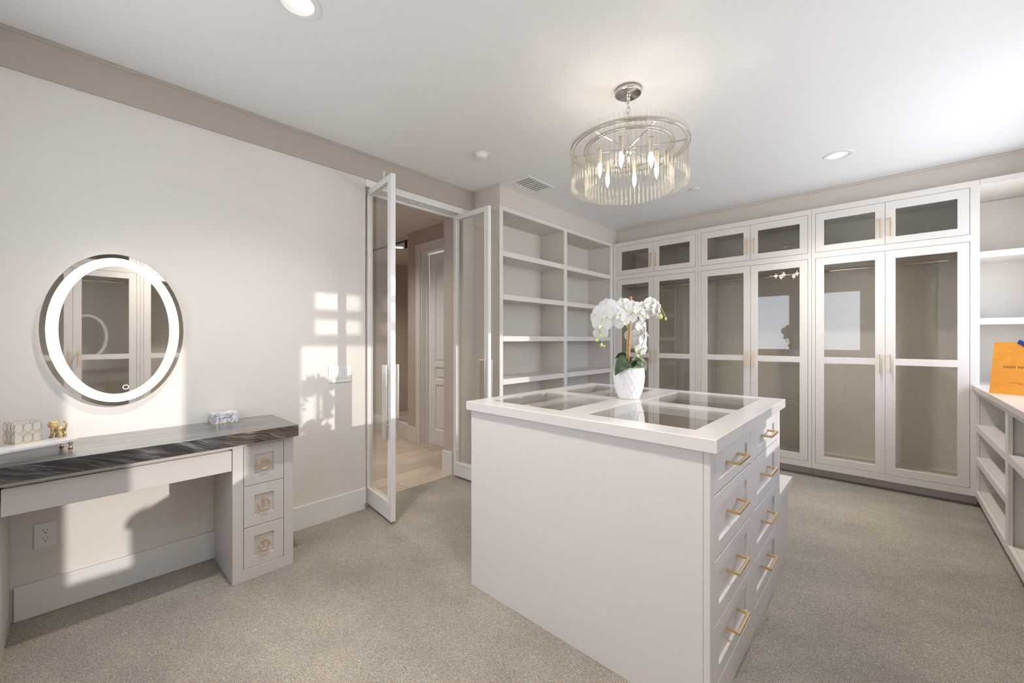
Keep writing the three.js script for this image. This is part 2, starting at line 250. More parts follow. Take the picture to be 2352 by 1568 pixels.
// ---------------------------------------------------------------- hall and bathroom beyond the door
{
  const f = new THREE.Group(); f.name = numbered('floor'); f.userData.kind = 'structure'; scene.add(f);
  part('grout_bed', box(-3.6, -0.113, -0.011, -0.004, -4.6, -0.8, 0), M.grout, f);
  const PW = 0.2, PL = 1.2; let k = 0;
  for (let c = 0; -0.114 - (c + 1) * PW > -3.55; c++) for (let z = -0.8 - ((c * 0.43) % 1) * PL + PL; z > -4.6; z -= PL) {
    const z1 = Math.min(z, -0.802), z0 = Math.max(z - PL + 0.003, -4.6); if (z1 - z0 < 0.08) continue;
    const g = box(-0.114 - (c + 1) * PW + 0.0015, -0.114 - c * PW - 0.0015, -0.008, 0.001, z0, z1, 0.0012);
    const gg = prep(g), p = gg.attributes.position, uv = gg.attributes.uv; for (let i = 0; i < p.count; i++) uv.setXY(i, p.getX(i) * 5, p.getZ(i) / 1.2 + k * 0.37);
    part('plank', gg, M.planks[(k++ * 7) % 3], f);
  }
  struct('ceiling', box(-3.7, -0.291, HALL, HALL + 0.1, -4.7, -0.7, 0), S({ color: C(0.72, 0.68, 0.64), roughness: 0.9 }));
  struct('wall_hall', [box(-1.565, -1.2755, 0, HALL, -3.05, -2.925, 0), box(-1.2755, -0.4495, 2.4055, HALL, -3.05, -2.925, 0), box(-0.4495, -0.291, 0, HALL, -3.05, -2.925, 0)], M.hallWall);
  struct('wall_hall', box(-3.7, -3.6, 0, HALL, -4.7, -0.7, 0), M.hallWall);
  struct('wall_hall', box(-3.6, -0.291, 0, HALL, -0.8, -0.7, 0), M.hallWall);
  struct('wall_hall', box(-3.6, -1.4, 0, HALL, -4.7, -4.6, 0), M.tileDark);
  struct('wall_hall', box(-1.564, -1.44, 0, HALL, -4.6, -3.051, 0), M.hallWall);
  struct('trim_5', [box(-1.362, -1.275, 0.001, 2.49, -2.924, -2.904, 0.004), box(-1.2755, -0.4505, 2.403, 2.49, -2.924, -2.904, 0.004), box(-0.45, -0.363, 0.001, 2.49, -2.924, -2.904, 0.004), box(-1.285, -1.279, 0.001, 2.41, -2.903, -2.899, 0.001), box(-1.357, -1.351, 0.001, 2.484, -2.903, -2.899, 0.001), box(-1.275, -1.2615, 0.001, 2.403, -3.03, -2.9245, 0.001), box(-1.275, -1.25, 0.001, 2.39, -3.03, -2.995, 0.001), box(-1.2615, -0.45, 2.385, 2.403, -3.03, -2.9245, 0.001)], M.trim);
  struct('baseboard_hall', [box(-1.566, -1.363, 0.001, 0.205, -2.924, -2.909, 0.003), box(-3.59, -1.58, 0.001, 0.205, -2.97, -2.945, 0.003)], M.trim);
  // panelled hall door, slightly recessed
  const d = structGroup('door_3', [-1.248, 0, -3.052]);
  part('door_slab', plate(0, 0.81, 0.012, 2.37, [[0.12, 0.34, 1.03, 2.25], [0.47, 0.69, 1.03, 2.25], [0.12, 0.34, 0.82, 0.965], [0.47, 0.69, 0.82, 0.965], [0.12, 0.34, 0.20, 0.75], [0.47, 0.69, 0.20, 0.75]], 0.036, 0.02, 0.006), M.doorWhite, d);
  for (const [x0, x1] of [[0.12, 0.34], [0.47, 0.69]]) for (const [y0, y1] of [[1.03, 2.25], [0.82, 0.965], [0.20, 0.75]]) part('door_panel', [box(x0 - 0.004, x1 + 0.004, y0 - 0.004, y1 + 0.004, -0.008, 0.004, 0), box(x0 + 0.03, x1 - 0.03, y0 + 0.03, y1 - 0.03, 0.0041, 0.014, 0.008)], M.doorWhite, d);
  // shower screen on a low curb
  const sh = thing('shower_screen', 'frameless glass shower screen hung from a dark rail beyond the open doorway', 'shower screen', [-1.59, 0, -3.0]);
  part('curb', box(-1.98, 0, 0, 0.2, -0.06, 0.02, 0.004), M.trim, sh);
  part('glass_pane', box(-1.95, -0.02, 0.215, 2.2, -0.022, -0.014, 0), M.glass, sh);
  part('bottom_channel', box(-1.95, -0.02, 0.2005, 0.222, -0.03, -0.006, 0.001), M.nickel, sh);
  part('rail', box(-1.98, 0, 2.62, 2.64, -0.03, -0.01, 0.002), M.black, sh);
  part('hanger', box(-0.19, -0.15, 2.53, 2.6195, -0.03, -0.01, 0.003), M.black, sh);
  // towel bar on the dark shower wall
  const tb = thing('shower_bar', 'short dark metal bar on the tiled shower wall', 'bar', [-2.2, 1.78, -4.599]);
  part('bar', box(-0.012, 0.012, -0.13, 0.13, 0.03, 0.05, 0.002), M.black, tb); part('mount', box(-0.01, 0.01, -0.02, 0.02, 0.0, 0.0295, 0.001), M.black, tb);
}

// ---------------------------------------------------------------- recessed ceiling lights
function can(x, z, y, label, power, inHall) {
  const t = thing('recessed_light', label, 'ceiling light', [x, y, z]);
  part('trim_ring', lathe([[0.0665, 0.002], [0.068, -0.004], [0.093, -0.0035], [0.096, -0.0005], [0.0935, -0.0003]], 40), M.plastic, t);
  if (!inHall) {
    const pr = []; for (let i = 0; i <= 10; i++) { const y0 = 0.002 + i * 0.0045, r = 0.0665 - i * 0.0012; pr.push([r, y0], [r + 0.0014, y0 + 0.0022]); }
    part('ribbed_baffle', lathe(pr, 40), M.plastic, t);
    part('lens', lathe([[0, 0.044], [0.053, 0.044], [0.054, 0.046], [0.054, 0.052], [0, 0.052]], 32), M.lamp, t);
  } else part('lens', lathe([[0, -0.004], [0.055, -0.004], [0.067, -0.002], [0.067, 0.001], [0, 0.001]], 32), M.lamp, t);
  const l = new THREE.SpotLight(C(1, 0.95, 0.88), power, 0, inHall ? 1.2 : 1.05, 1, 2); l.position.set(x, y + (inHall ? -0.008 : 0.040), z); l.target.position.set(x, 0, z); l.castShadow = true; l.shadow.radius = 2.5; scene.add(l, l.target);
  return t;
}
can(...CANS[0], H, 'round recessed ceiling light over the left side, cut by the top edge', CAN);
can(...CANS[1], H, 'round recessed ceiling light in front of the glass wardrobes', CAN);
can(...CANS[2], H, 'round recessed ceiling light beside the front windows behind the viewer', CAN);
can(-2.35, -3.28, HALL, 'round recessed downlight above the shower beyond the doorway', 10, true);
can(-1.1, -1.9, HALL, 'round recessed downlight in the hall ceiling near the glazed doors', 10, true);

// ---------------------------------------------------------------- wardrobes
const barPull = (x, y0, y1, z, out = 0.03) => merge([box(x - 0.005, x + 0.005, y0, y1, z + out - 0.005, z + out + 0.005, 0.0015), box(x - 0.004, x + 0.004, y0 + 0.012, y0 + 0.020, z, z + out - 0.0045, 0.001), box(x - 0.004, x + 0.004, y1 - 0.020, y1 - 0.012, z, z + out - 0.0045, 0.001)]);
function wardrobe(label, pos, ry, w, a, m, b) {
  const t = thing('wardrobe', label, 'wardrobe', pos, ry), L = [0.14, 2.076], U = [2.13, 2.498], D = 0.6, top = 2.548, g = 0.0025;
  part('face_frame', plate(0.0005, w - 0.0005, 0.085, top, [[a, b, L[0], L[1]], [a, b, U[0], U[1]]], 0.022), M.cabinet, t);
  for (const [x0, x1] of [[0.004, 0.022], [w - 0.022, w - 0.004]]) part('side_panel', box(x0, x1, 0.10, top - 0.002, -D, -0.0225), M.inside, t);
  part('back_panel', box(0.0225, w - 0.0225, 0.10, top - 0.002, -D, -D + 0.012, 0), M.inside, t);
  part('bottom_panel', box(0.0225, w - 0.0225, 0.11, 0.132, -D + 0.0125, -0.0225), M.inside, t);
  part('middle_shelf', box(0.0225, w - 0.0225, 2.084, 2.122, -D + 0.0125, -0.0225), M.inside, t);
  part('top_panel', box(0.0225, w - 0.0225, 2.506, 2.528, -D + 0.0125, -0.0225), M.inside, t);
  part('toe_kick', box(0.001, w - 0.001, 0, 0.084, -0.122, -0.105, 0), M.cabinet, t);
  part('hanging_rod', cyl(0.015, [0.0225, 1.985, -0.30], [w - 0.0225, 1.985, -0.30], 16), M.chrome, t);
  for (const fx of [0.0226, w - 0.03]) part('rod_flange', cyl(0.028, [fx, 1.985, -0.30], [fx + 0.0074, 1.985, -0.30], 20), M.chrome, t);
  for (const [x0, x1, side] of [[a + g, m - g / 2, 1], [m + g / 2, b - g, -1]]) {
    const hx = side > 0 ? x1 - 0.032 : x0 + 0.032, s = 0.064;
    const lo = part('door', plate(x0, x1, L[0] + g, L[1] - g, [[x0 + s, x1 - s, 0.209, 1.087], [x0 + s, x1 - s, 1.144, 2.006]], 0.021, 0), M.cabinet, t);
    part('glass_pane', box(x0 + s + 0.001, x1 - s - 0.001, 0.210, 1.086, -0.012, -0.008, 0), M.glass, lo);
    part('glass_pane', box(x0 + s + 0.001, x1 - s - 0.001, 1.145, 2.005, -0.012, -0.008, 0), M.glass, lo);
    part('handle', barPull(hx, 1.02, 1.185, 0), M.gold, lo);
    const up = part('door', plate(x0, x1, U[0] + g, U[1] - g, [[x0 + s, x1 - s, 2.19, 2.427]], 0.021, 0), M.cabinet, t);
    part('glass_pane', box(x0 + s + 0.001, x1 - s - 0.001, 2.191, 2.426, -0.012, -0.008, 0), M.glass, up);
    part('handle', barPull(hx, 2.19, 2.355, 0), M.gold, up);
  }
  return t;
}
wardrobe('tall glass-fronted wardrobe in the far corner, next to the open shelves and behind the orchid', [0.356, 0, ZC], 0, 1.055, 0.049, 0.539, 1.028);
wardrobe('tall glass-fronted built-in wardrobe in the middle of three, the island in front of it', [1.412, 0, ZC], 0, 1.031, 0.028, 0.519, 1.004);
wardrobe('tall glass-fronted built-in wardrobe at the right of three, beside the shelf alcove', [2.444, 0, ZC], 0, 1.055, 0.027, 0.515, 1.004);
// tall cabinets opposite the mirror, seen in the mirror
wardrobe('tall glass-fronted cabinet opposite the oval mirror, nearer to the front windows', [3.48, 0, -0.523], -Math.PI / 2, 1.06, 0.028, 0.532, 1.032);
wardrobe('tall glass-fronted cabinet opposite the oval mirror, nearer to the counter', [3.48, 0, -1.588], -Math.PI / 2, 1.064, 0.028, 0.532, 1.036);
{ const t = thing('end_panel', 'tall painted end panel closing the cabinet run at the counter end', 'panel', [3.48, 0, -1.589]); part('panel', box(0, 0.568, 0, 2.548, -0.070, -0.001), M.cabinet, t); }
struct('trim_6', [box(3.481, XR - 0.001, 2.549, H - 0.001, -1.659, ZF - 0.001, 0.001), box(3.481, 4.04, 0.001, 2.548, 0.54, ZF - 0.001, 0.001)], M.frieze);

// ---------------------------------------------------------------- open shelving unit left of the wardrobes
{
  const t = thing('shelving_unit', 'tall open shelving unit with two bays of empty greige shelves', 'shelving', [0, 0, 0]);
  const z0 = ZC, z1 = -2.66, X = 0.355, top = 2.552;
  part('side_panel', box(0.001, X - 0.0205, 0, top, -2.682, z1), M.cabinet, t);
  part('side_panel', box(0.001, X - 0.0205, 0, top, ZC + 0.001, -4.712), M.cabinet, t);
  part('divider', box(0.012, X - 0.0205, 0.11, top, -3.717, -3.693), M.inside, t);
  part('back_panel', box(0.001, 0.0115, 0.1, top, -4.7115, -2.6825, 0), M.inside, t);
  part('top_panel', box(0.012, X - 0.0205, 2.507, 2.53, -4.7115, -2.6825), M.inside, t);
  const fr = plate(2.66, 4.766, 0, top, [[2.706, 3.676, 0.13, 2.507], [3.734, 4.694, 0.13, 2.507]], 0.02, 0); fr.rotateY(Math.PI / 2); fr.translate(X, 0, 0);
  part('face_frame', fr, M.cabinet, t);
  for (const y of [2.109, 1.706, 1.316, 0.912, 0.512, 0.118]) for (const [a, b] of [[-3.6925, -2.6825], [-4.7115, -3.7175]])
    part('shelf', merge([box(0.012, X - 0.021, y - 0.012, y + 0.0255, a, b), box(X - 0.0205, X - 0.0005, y - 0.026, y + 0.0255, Math.max(a, a < -4 ? -4.6935 : -3.6755), Math.min(b, b > -3 ? -2.7065 : -3.7345))]), M.cabinet, t);
}
// ---------------------------------------------------------------- shelf alcove at the right end
{
  const t = thing('alcove_shelves', 'recessed open shelves right of the wardrobes, above the orange bag', 'shelving', [0, 0, 0]);
  part('counter_panel', box(3.501, XR - 0.002, 0.92, 0.9555, -5.3715, -4.7665, 0), M.counter, t);
  part('header', box(3.5, XR - 0.002, 2.502, 2.548, ZC - 0.022, ZC), M.cabinet, t);
  part('ceiling_panel', box(3.5, XR - 0.002, 2.503, 2.525, -5.37, ZC - 0.0225), M.inside, t);
  part('back_panel', box(3.5, XR - 0.002, 0.92, 2.502, -5.39, -5.372, 0), M.inside, t);
  for (const y of [1.967, 1.43]) part('shelf', box(3.501, XR - 0.002, y, y + 0.05, -5.3715, -4.97), M.counter, t);
}
// ---------------------------------------------------------------- low shoe shelves and their counter
{
  const t = thing('shoe_shelf_unit', 'low open shoe shelf unit under the counter along the right wall', 'shelving', [0, 0, 0]);
  const X = 3.475, bays = [[-4.736, -3.677], [-3.608, -2.55], [-2.481, -1.70]];
  const fr = plate(1.662, 4.766, 0.085, 0.919, bays.map(([a, b]) => [-b, -a, 0.14, 0.886]), 0.02, 0); fr.rotateY(-Math.PI / 2); // front faces -x
  // plate built with u = -z would mirror; rotateY(-90deg) maps x to +z, so shift it back
  fr.scale(1, 1, -1); const ix = prep(fr), pp = ix.attributes.position, nn = ix.attributes.normal;
  for (let i = 0; i < pp.count; i += 3) { for (const at of [pp, nn]) { const a = [at.getX(i), at.getY(i), at.getZ(i)]; at.setXYZ(i, at.getX(i + 1), at.getY(i + 1), at.getZ(i + 1)); at.setXYZ(i + 1, ...a); } }
  ix.translate(X, 0, 0);
  part('face_frame', ix, M.cabinet, t);
  part('back_panel', box(3.98, 3.995, 0.1, 0.918, -4.765, -1.663, 0), M.inside, t);
  part('toe_kick', box(3.545, 3.56, 0, 0.084, -4.765, -1.663, 0), M.cabinet, t);
  for (const z of [-4.766, -3.66, -2.535, -1.692]) part('side_panel', box(3.4955, 3.9795, 0.10, 0.918, z, z + 0.028), M.inside, t);
  part('bottom_panel', box(3.4955, 3.9795, 0.115, 0.14, -4.737, -1.6925, 0), M.inside, t);
  const sh = (y, a, b, z0, z1) => part('shelf', merge([box(X + 0.001, X + 0.02, y - 0.048, y, a, b), box(3.496, 3.979, y - 0.03, y, z0, z1)]), M.cabinet, t);
  sh(0.650, -4.7355, -3.6775, -4.7375, -3.6605); sh(0.400, -4.7355, -3.6775, -4.7375, -3.6605);
  sh(0.656, -3.6075, -2.5505, -3.6315, -2.5355); sh(0.500, -2.4805, -1.7005, -2.5065, -1.6925);
  const s = new THREE.Shape(); [[3.459, 1.662], [XR - 0.002, 1.662], [XR - 0.002, 4.765], [3.459, 4.765]].forEach(([x, y], i) => (i ? s.lineTo(x, y) : s.moveTo(x, y))); s.closePath();
  const g = new THREE.ExtrudeGeometry(s, { depth: 0.0315, bevelEnabled: true, bevelSize: 0.001, bevelThickness: 0.002, bevelSegments: 1 }); g.rotateX(-Math.PI / 2); g.translate(0, 0.922, 0);
  tag(part('countertop', g, M.counter, scene), 'long pale countertop on the low shoe shelves along the right wall', 'countertop');
}

// ---------------------------------------------------------------- island
const ISL = { x0: 1.338, x1: 2.537, z0: -2.64, z1: -1.443 };
const HOLES = [[1.41, 1.858, 1.535, 2.004], [1.997, 2.457, 1.54, 2.005], [1.415, 1.858, 2.105, 2.578], [2.008, 2.456, 2.105, 2.572]];
{
  const t = thing('island', 'large pale closet island with eight drawers and gold pulls', 'island', [0, 0, 0]), { x0, x1, z0, z1 } = ISL;
  part('front_panel', box(x0, x1 - 0.0225, 0, 0.933, z1 - 0.02, z1), M.cabinet, t);
  part('back_panel', box(x0, x1 - 0.0225, 0, 0.933, z0, z0 + 0.02), M.cabinet, t);
  part('side_panel', box(x0, x0 + 0.02, 0, 0.933, z0 + 0.0205, z1 - 0.0205), M.cabinet, t);
  const cols = [[-1.99, -1.488], [-2.552, -2.055]], rows = [[0.774, 0.918], [0.548, 0.772], [0.325, 0.546], [0.112, 0.323]];
  const holes = []; for (const [a, b] of cols) holes.push([-b, -a, 0.11, 0.92]);
  const fr = plate(-z1, -z0, 0, 0.933, holes, 0.022, 0); fr.rotateY(Math.PI / 2); fr.translate(x1, 0, 0);
  part('face_frame', fr, M.cabinet, t);
  part('carcass_lining', box(x1 - 0.06, x1 - 0.05, 0.05, 0.86, z0 + 0.03, z1 - 0.03, 0), M.black, t);
  for (const [a, b] of cols) for (const [y0, y1] of rows) {
    const u0 = -b + 0.0025, u1 = -a - 0.0025, s = 0.052, v0 = y0 + 0.0015, v1 = y1 - 0.0015, sy = y1 - y0 < 0.17 ? 0.042 : s;
    const f = merge([plate(u0, u1, v0, v1, [[u0 + s, u1 - s, v0 + sy, v1 - sy]], 0.02, 0, 0.0015), box(u0 + s - 0.004, u1 - s + 0.004, v0 + sy - 0.004, v1 - sy + 0.004, -0.018, -0.009, 0)]); f.rotateY(Math.PI / 2); f.translate(x1 - 0.0005, 0, 0);
    const dr = part('drawer', f, M.cabinet, t), zc = (a + b) / 2, yc = y1 - y0 < 0.17 ? y0 + 0.077 : (y0 + y1) / 2 + 0.008, hl = 0.078, X = x1 - 0.0095;
    // square bar with mitred ends, standing off on two legs
    part('handle', [box(X + 0.036, X + 0.047, yc - 0.0055, yc + 0.0055, zc - hl, zc + hl, 0.0015), box(X, X + 0.0365, yc - 0.005, yc + 0.005, zc - hl, zc - hl + 0.011, 0.0012), box(X, X + 0.0365, yc - 0.005, yc + 0.005, zc + hl - 0.011, zc + hl, 0.0012)], M.gold, dr);
  }
  // velvet-lined trays under the glass
  for (const [a, b, c, d] of HOLES) part('velvet_tray', metreUV(merge([box(a - 0.012, b + 0.012, 0.868, 0.876, -d - 0.012, -c + 0.012, 0), box(a - 0.012, a - 0.004, 0.8765, 0.932, -d - 0.012, -c + 0.012, 0), box(b + 0.004, b + 0.012, 0.8765, 0.932, -d - 0.012, -c + 0.012, 0), box(a - 0.0035, b + 0.0035, 0.8765, 0.932, -d - 0.012, -d - 0.004, 0), box(a - 0.0035, b + 0.0035, 0.8765, 0.932, -c + 0.004, -c + 0.012, 0)])), M.velvet, t);
  const top = thing('countertop', 'pale worktop of the island with four inset glass panes', 'worktop', [0, 0, 0]);
  const g = plate(1.318, 2.558, 1.425, 2.672, HOLES, 0.046, 0, 0.0018); g.rotateX(-Math.PI / 2); g.translate(0, 0.98, 0);
  part('slab', g, M.counter, top);
  for (const [a, b, c, d] of HOLES) part('glass_pane', box(a + 0.001, b - 0.001, 0.9735, 0.9795, -d + 0.001, -c - 0.001, 0), M.clear, top);
  const be = thing('bench', 'low white step bench against the far end of the island', 'bench', [0, 0, 0]);
  part('seat', box(1.36, 2.535, 0.412, 0.45, -3.06, -2.643, 0.003), M.counter, be);
  part('base', box(1.38, 2.515, 0, 0.4115, -3.045, -2.643, 0.002), M.cabinet, be);
}

// ---------------------------------------------------------------- vanity
{
  const t = thing('vanity', 'built-in white makeup vanity with three small drawers under a dark marble top', 'vanity', [0, 0, 0]), X = 0.425;
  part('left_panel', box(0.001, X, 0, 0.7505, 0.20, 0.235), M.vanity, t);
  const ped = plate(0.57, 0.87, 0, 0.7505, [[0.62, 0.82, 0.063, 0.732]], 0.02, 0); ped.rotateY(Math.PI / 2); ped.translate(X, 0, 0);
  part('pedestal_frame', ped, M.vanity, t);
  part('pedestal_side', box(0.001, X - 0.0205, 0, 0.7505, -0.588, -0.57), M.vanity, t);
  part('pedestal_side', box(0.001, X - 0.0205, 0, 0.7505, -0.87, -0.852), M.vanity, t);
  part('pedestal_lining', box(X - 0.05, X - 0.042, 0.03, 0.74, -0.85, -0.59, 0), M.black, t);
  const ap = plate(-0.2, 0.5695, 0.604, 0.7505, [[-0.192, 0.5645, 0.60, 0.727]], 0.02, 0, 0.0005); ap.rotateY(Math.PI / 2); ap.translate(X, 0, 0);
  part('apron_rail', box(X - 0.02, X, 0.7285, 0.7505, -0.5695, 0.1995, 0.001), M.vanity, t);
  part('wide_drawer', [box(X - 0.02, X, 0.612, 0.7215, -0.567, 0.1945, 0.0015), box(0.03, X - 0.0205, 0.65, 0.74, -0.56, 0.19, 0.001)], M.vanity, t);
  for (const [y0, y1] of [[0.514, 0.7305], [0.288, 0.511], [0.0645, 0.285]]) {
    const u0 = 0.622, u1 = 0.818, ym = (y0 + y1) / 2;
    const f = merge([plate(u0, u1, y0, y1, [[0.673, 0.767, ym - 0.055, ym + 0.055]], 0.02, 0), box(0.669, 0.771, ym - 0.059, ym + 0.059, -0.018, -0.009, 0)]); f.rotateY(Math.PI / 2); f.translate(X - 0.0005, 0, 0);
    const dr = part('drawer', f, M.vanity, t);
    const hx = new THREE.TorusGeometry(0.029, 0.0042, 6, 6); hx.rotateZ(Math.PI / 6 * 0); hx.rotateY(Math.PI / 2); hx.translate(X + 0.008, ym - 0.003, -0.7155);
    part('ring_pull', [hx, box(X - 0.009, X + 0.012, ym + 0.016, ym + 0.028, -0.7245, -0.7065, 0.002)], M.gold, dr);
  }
  // marble top: one uv run from the wall out and down over the front edge
  const g = prep(box(0.001, 0.475, 0.752, 0.817, -0.882, 0.33, 0.0025)), p = g.attributes.position, n = g.attributes.normal, uv = g.attributes.uv;
  for (let i = 0; i < p.count; i++) { const along = (p.getZ(i) + 0.95) / 1.3, out = Math.abs(n.getY(i)) > 0.7 ? p.getX(i) : Math.abs(n.getX(i)) > 0.7 ? 0.475 + 0.817 - p.getY(i) : p.getX(i) * 0.3 + 0.4 + (0.817 - p.getY(i)); uv.setXY(i, Math.abs(n.getZ(i)) > 0.7 ? p.getX(i) / 1.3 : along, out / 0.65); }
  tag(part('countertop', g, M.slab, scene), 'thick dark brown and grey veined marble slab on the vanity', 'countertop');
}
// oval lit mirror
{
  const t = thing('wall_mirror', 'oval wall mirror with a lit white ring inside its edge, above the vanity', 'mirror', [0, 1.358, -0.155]);
  const oval = (a, b, P = THREE.Shape) => { const s = new P(); s.absellipse(0, 0, a, b, 0, Math.PI * 2, false, 0); return s; };
  const ex = (s, d, x) => { const g = new THREE.ExtrudeGeometry(s, { depth: d, bevelEnabled: false, curveSegments: 72 }); g.rotateY(Math.PI / 2); g.translate(x, 0, 0); return g; };
  const A = 0.269, B = 0.394;
  part('backing', ex(oval(A - 0.035, B - 0.035), 0.024, 0.001), M.white, t);
  part('rim', ex((() => { const s = oval(A, B); s.holes.push(oval(A - 0.0015, B - 0.0015, THREE.Path)); return s; })(), 0.0055, 0.0253), M.nickel, t);
  part('glass_plate', [ex((() => { const s = oval(A - 0.0016, B - 0.0016); s.holes.push(oval(A - 0.0205, B - 0.0205, THREE.Path)); return s; })(), 0.005, 0.0255), ex(oval(A - 0.0625, B - 0.0625), 0.005, 0.0255)], M.mirror, t);
  part('light_ring', ex((() => { const s = oval(A - 0.021, B - 0.021); s.holes.push(oval(A - 0.062, B - 0.062, THREE.Path)); return s; })(), 0.005, 0.0255), M.ring, t);
  const tb = new THREE.TorusGeometry(0.011, 0.0012, 6, 24); tb.rotateY(Math.PI / 2); tb.translate(0.0308, -B + 0.095, -0.03);
  part('touch_switch', tb, M.ring, t);
  for (let k = 0; k < 8; k++) { const f = (k / 8) * Math.PI * 2, l = new THREE.RectAreaLight(C(1, 0.985, 0.97), RING, 0.05, 0.05); l.position.set(0.036, 1.358 + (B - 0.041) * Math.sin(f), -0.155 + (A - 0.041) * Math.cos(f)); l.rotation.y = -Math.PI / 2; scene.add(l); }
}
// tray and what stands on it
{
  const dir = [0.391, 0.920], ang = Math.atan2(-dir[1], dir[0]), L = 0.36, W = 0.102, c = [0.266 + dir[0] * L / 2 - dir[1] * W / 2, -0.012 + dir[1] * L / 2 + dir[0] * W / 2];
  const t = thing('tray_stand', 'narrow pale marble tray on small gold feet, on the dark vanity top', 'tray', [c[0], 0.817, c[1]], ang);
  part('board', metreUV(box(-L / 2, L / 2, 0.030, 0.043, -W / 2, W / 2, 0.002), 3), M.tray, t);
  for (const sx of [-1, 1]) for (const sz of [-1, 1]) part('foot', mv(lathe([[0, 0], [0.0075, 0], [0.008, 0.004], [0.0055, 0.012], [0.006, 0.018], [0.0085, 0.024], [0.0085, 0.0298], [0, 0.0298]], 16), sx * (L / 2 - 0.018), 0, sz * (W / 2 - 0.015)), M.gold, t);
  // honeycomb candle box
  const b = thing('candle_box', 'gold wire honeycomb candle box with frosted glass sides, on the tray', 'candle holder', [0.193, 0.8603, 0.153], ang), bw = 0.080, bd = 0.092, bh = 0.094, wires = [];
  const hexWall = (n, width, place) => { const hw = width / n, hh = bh / 2; for (let r = 0; r < 2; r++) for (let i = 0; i < n; i++) { const cx = -width / 2 + (i + 0.5) * hw, cy = r * hh + hh / 2, q = [[0, hh * 0.5], [hw / 2, hh * 0.24], [hw / 2, -hh * 0.24], [0, -hh * 0.5], [-hw / 2, -hh * 0.24], [-hw / 2, hh * 0.24]]; for (let k = 0; k < 6; k++) { const A = q[k], Bq = q[(k + 1) % 6]; wires.push(place(cyl(0.0011, [cx + A[0], cy + A[1], 0], [cx + Bq[0], cy + Bq[1], 0], 5))); } } };
  hexWall(3, bw, (g) => mv(g, 0, 0, bd / 2)); hexWall(3, bw, (g) => mv(g, 0, 0, -bd / 2)); hexWall(3, bd, (g) => mv(rot(g, 0, Math.PI / 2), bw / 2, 0, 0)); hexWall(3, bd, (g) => mv(rot(g, 0, Math.PI / 2), -bw / 2, 0, 0));
  part('wire_frame', wires, M.goldWire, b);
  part('base_plate', box(-bw / 2, bw / 2, 0, 0.002, -bd / 2, bd / 2, 0), M.goldWire, b);
  for (const s of [1, -1]) { part('glass_side', box(-bw / 2 + 0.003, bw / 2 - 0.003, 0.0025, 0.083, s * (bd / 2 - 0.004), s * (bd / 2 - 0.006), 0), M.frost, b); part('glass_side', box(s * (bw / 2 - 0.004), s * (bw / 2 - 0.006), 0.0025, 0.083, -bd / 2 + 0.007, bd / 2 - 0.007, 0), M.frost, b); }
  // lion figurine: one body by smooth union of capsules
  const joints = [ // [a, b, ra, rb], x forward, metres
    [[-0.018, 0.041, 0], [0.012, 0.043, 0], 0.0105, 0.0125], [[0.012, 0.044, 0], [0.023, 0.055, 0], 0.011, 0.012],
    [[0.022, 0.058, 0], [0.024, 0.058, 0], 0.0165, 0.0165], [[0.030, 0.056, 0.001], [0.039, 0.053, 0.002], 0.009, 0.0062],
    [[0.020, 0.071, 0.009], [0.021, 0.073, 0.010], 0.0045, 0.0035], [[0.020, 0.071, -0.009], [0.021, 0.073, -0.010], 0.0045, 0.0035],
    [[0.014, 0.038, 0.008], [0.013, 0.018, 0.009], 0.0075, 0.0052], [[0.013, 0.018, 0.009], [0.016, 0.004, 0.009], 0.0052, 0.0048], [[0.016, 0.004, 0.009], [0.022, 0.0035, 0.009], 0.0048, 0.0042],
    [[0.014, 0.038, -0.008], [0.017, 0.018, -0.009], 0.0075, 0.0052], [[0.017, 0.018, -0.009], [0.021, 0.004, -0.009], 0.0052, 0.0048], [[0.021, 0.004, -0.009], [0.027, 0.0035, -0.009], 0.0048, 0.0042],
    [[-0.018, 0.040, 0.008], [-0.016, 0.024, 0.009], 0.0095, 0.0062], [[-0.016, 0.024, 0.009], [-0.023, 0.014, 0.009], 0.0055, 0.0042], [[-0.023, 0.014, 0.009], [-0.020, 0.004, 0.009], 0.0042, 0.0045], [[-0.020, 0.004, 0.009], [-0.014, 0.0035, 0.009], 0.0045, 0.004],
    [[-0.018, 0.040, -0.008], [-0.019, 0.024, -0.009], 0.0095, 0.0062], [[-0.019, 0.024, -0.009], [-0.026, 0.014, -0.009], 0.0055, 0.0042], [[-0.026, 0.014, -0.009], [-0.024, 0.004, -0.009], 0.0042, 0.0045], [[-0.024, 0.004, -0.009], [-0.018, 0.0035, -0.009], 0.0045, 0.004],
    [[-0.027, 0.044, 0], [-0.037, 0.050, 0], 0.0035, 0.003], [[-0.037, 0.050, 0], [-0.039, 0.064, 0], 0.003, 0.003], [[-0.039, 0.064, 0], [-0.034, 0.073, 0], 0.003, 0.003], [[-0.034, 0.073, 0], [-0.028, 0.072, 0], 0.0035, 0.0042]];
  const sd = (x, y, z) => { let d = 1; for (const [a, q, ra, rb] of joints) { const ux = q[0] - a[0], uy = q[1] - a[1], uz = q[2] - a[2], vx = x - a[0], vy = y - a[1], vz = z - a[2], hh = clamp((ux * vx + uy * vy + uz * vz) / Math.max(1e-9, ux * ux + uy * uy + uz * uz), 0, 1), e = Math.hypot(vx - ux * hh, vy - uy * hh, vz - uz * hh) - lerp(ra, rb, hh), k = 0.005, m = clamp(0.5 + 0.5 * (e - d) / k, 0, 1); d = lerp(e, d, m) - k * m * (1 - m); } const mane = Math.hypot(x - 0.022, y - 0.058, z); if (mane < 0.026 && x < 0.033) d += 0.0011 * Math.sin(Math.atan2(z, y - 0.056) * 11) * smooth(0.008, 0.016, mane); return d; };
  const N = 56, mc = new MarchingCubes(N, M.gold, false, false, 60000), half = 0.047; mc.isolation = 0;
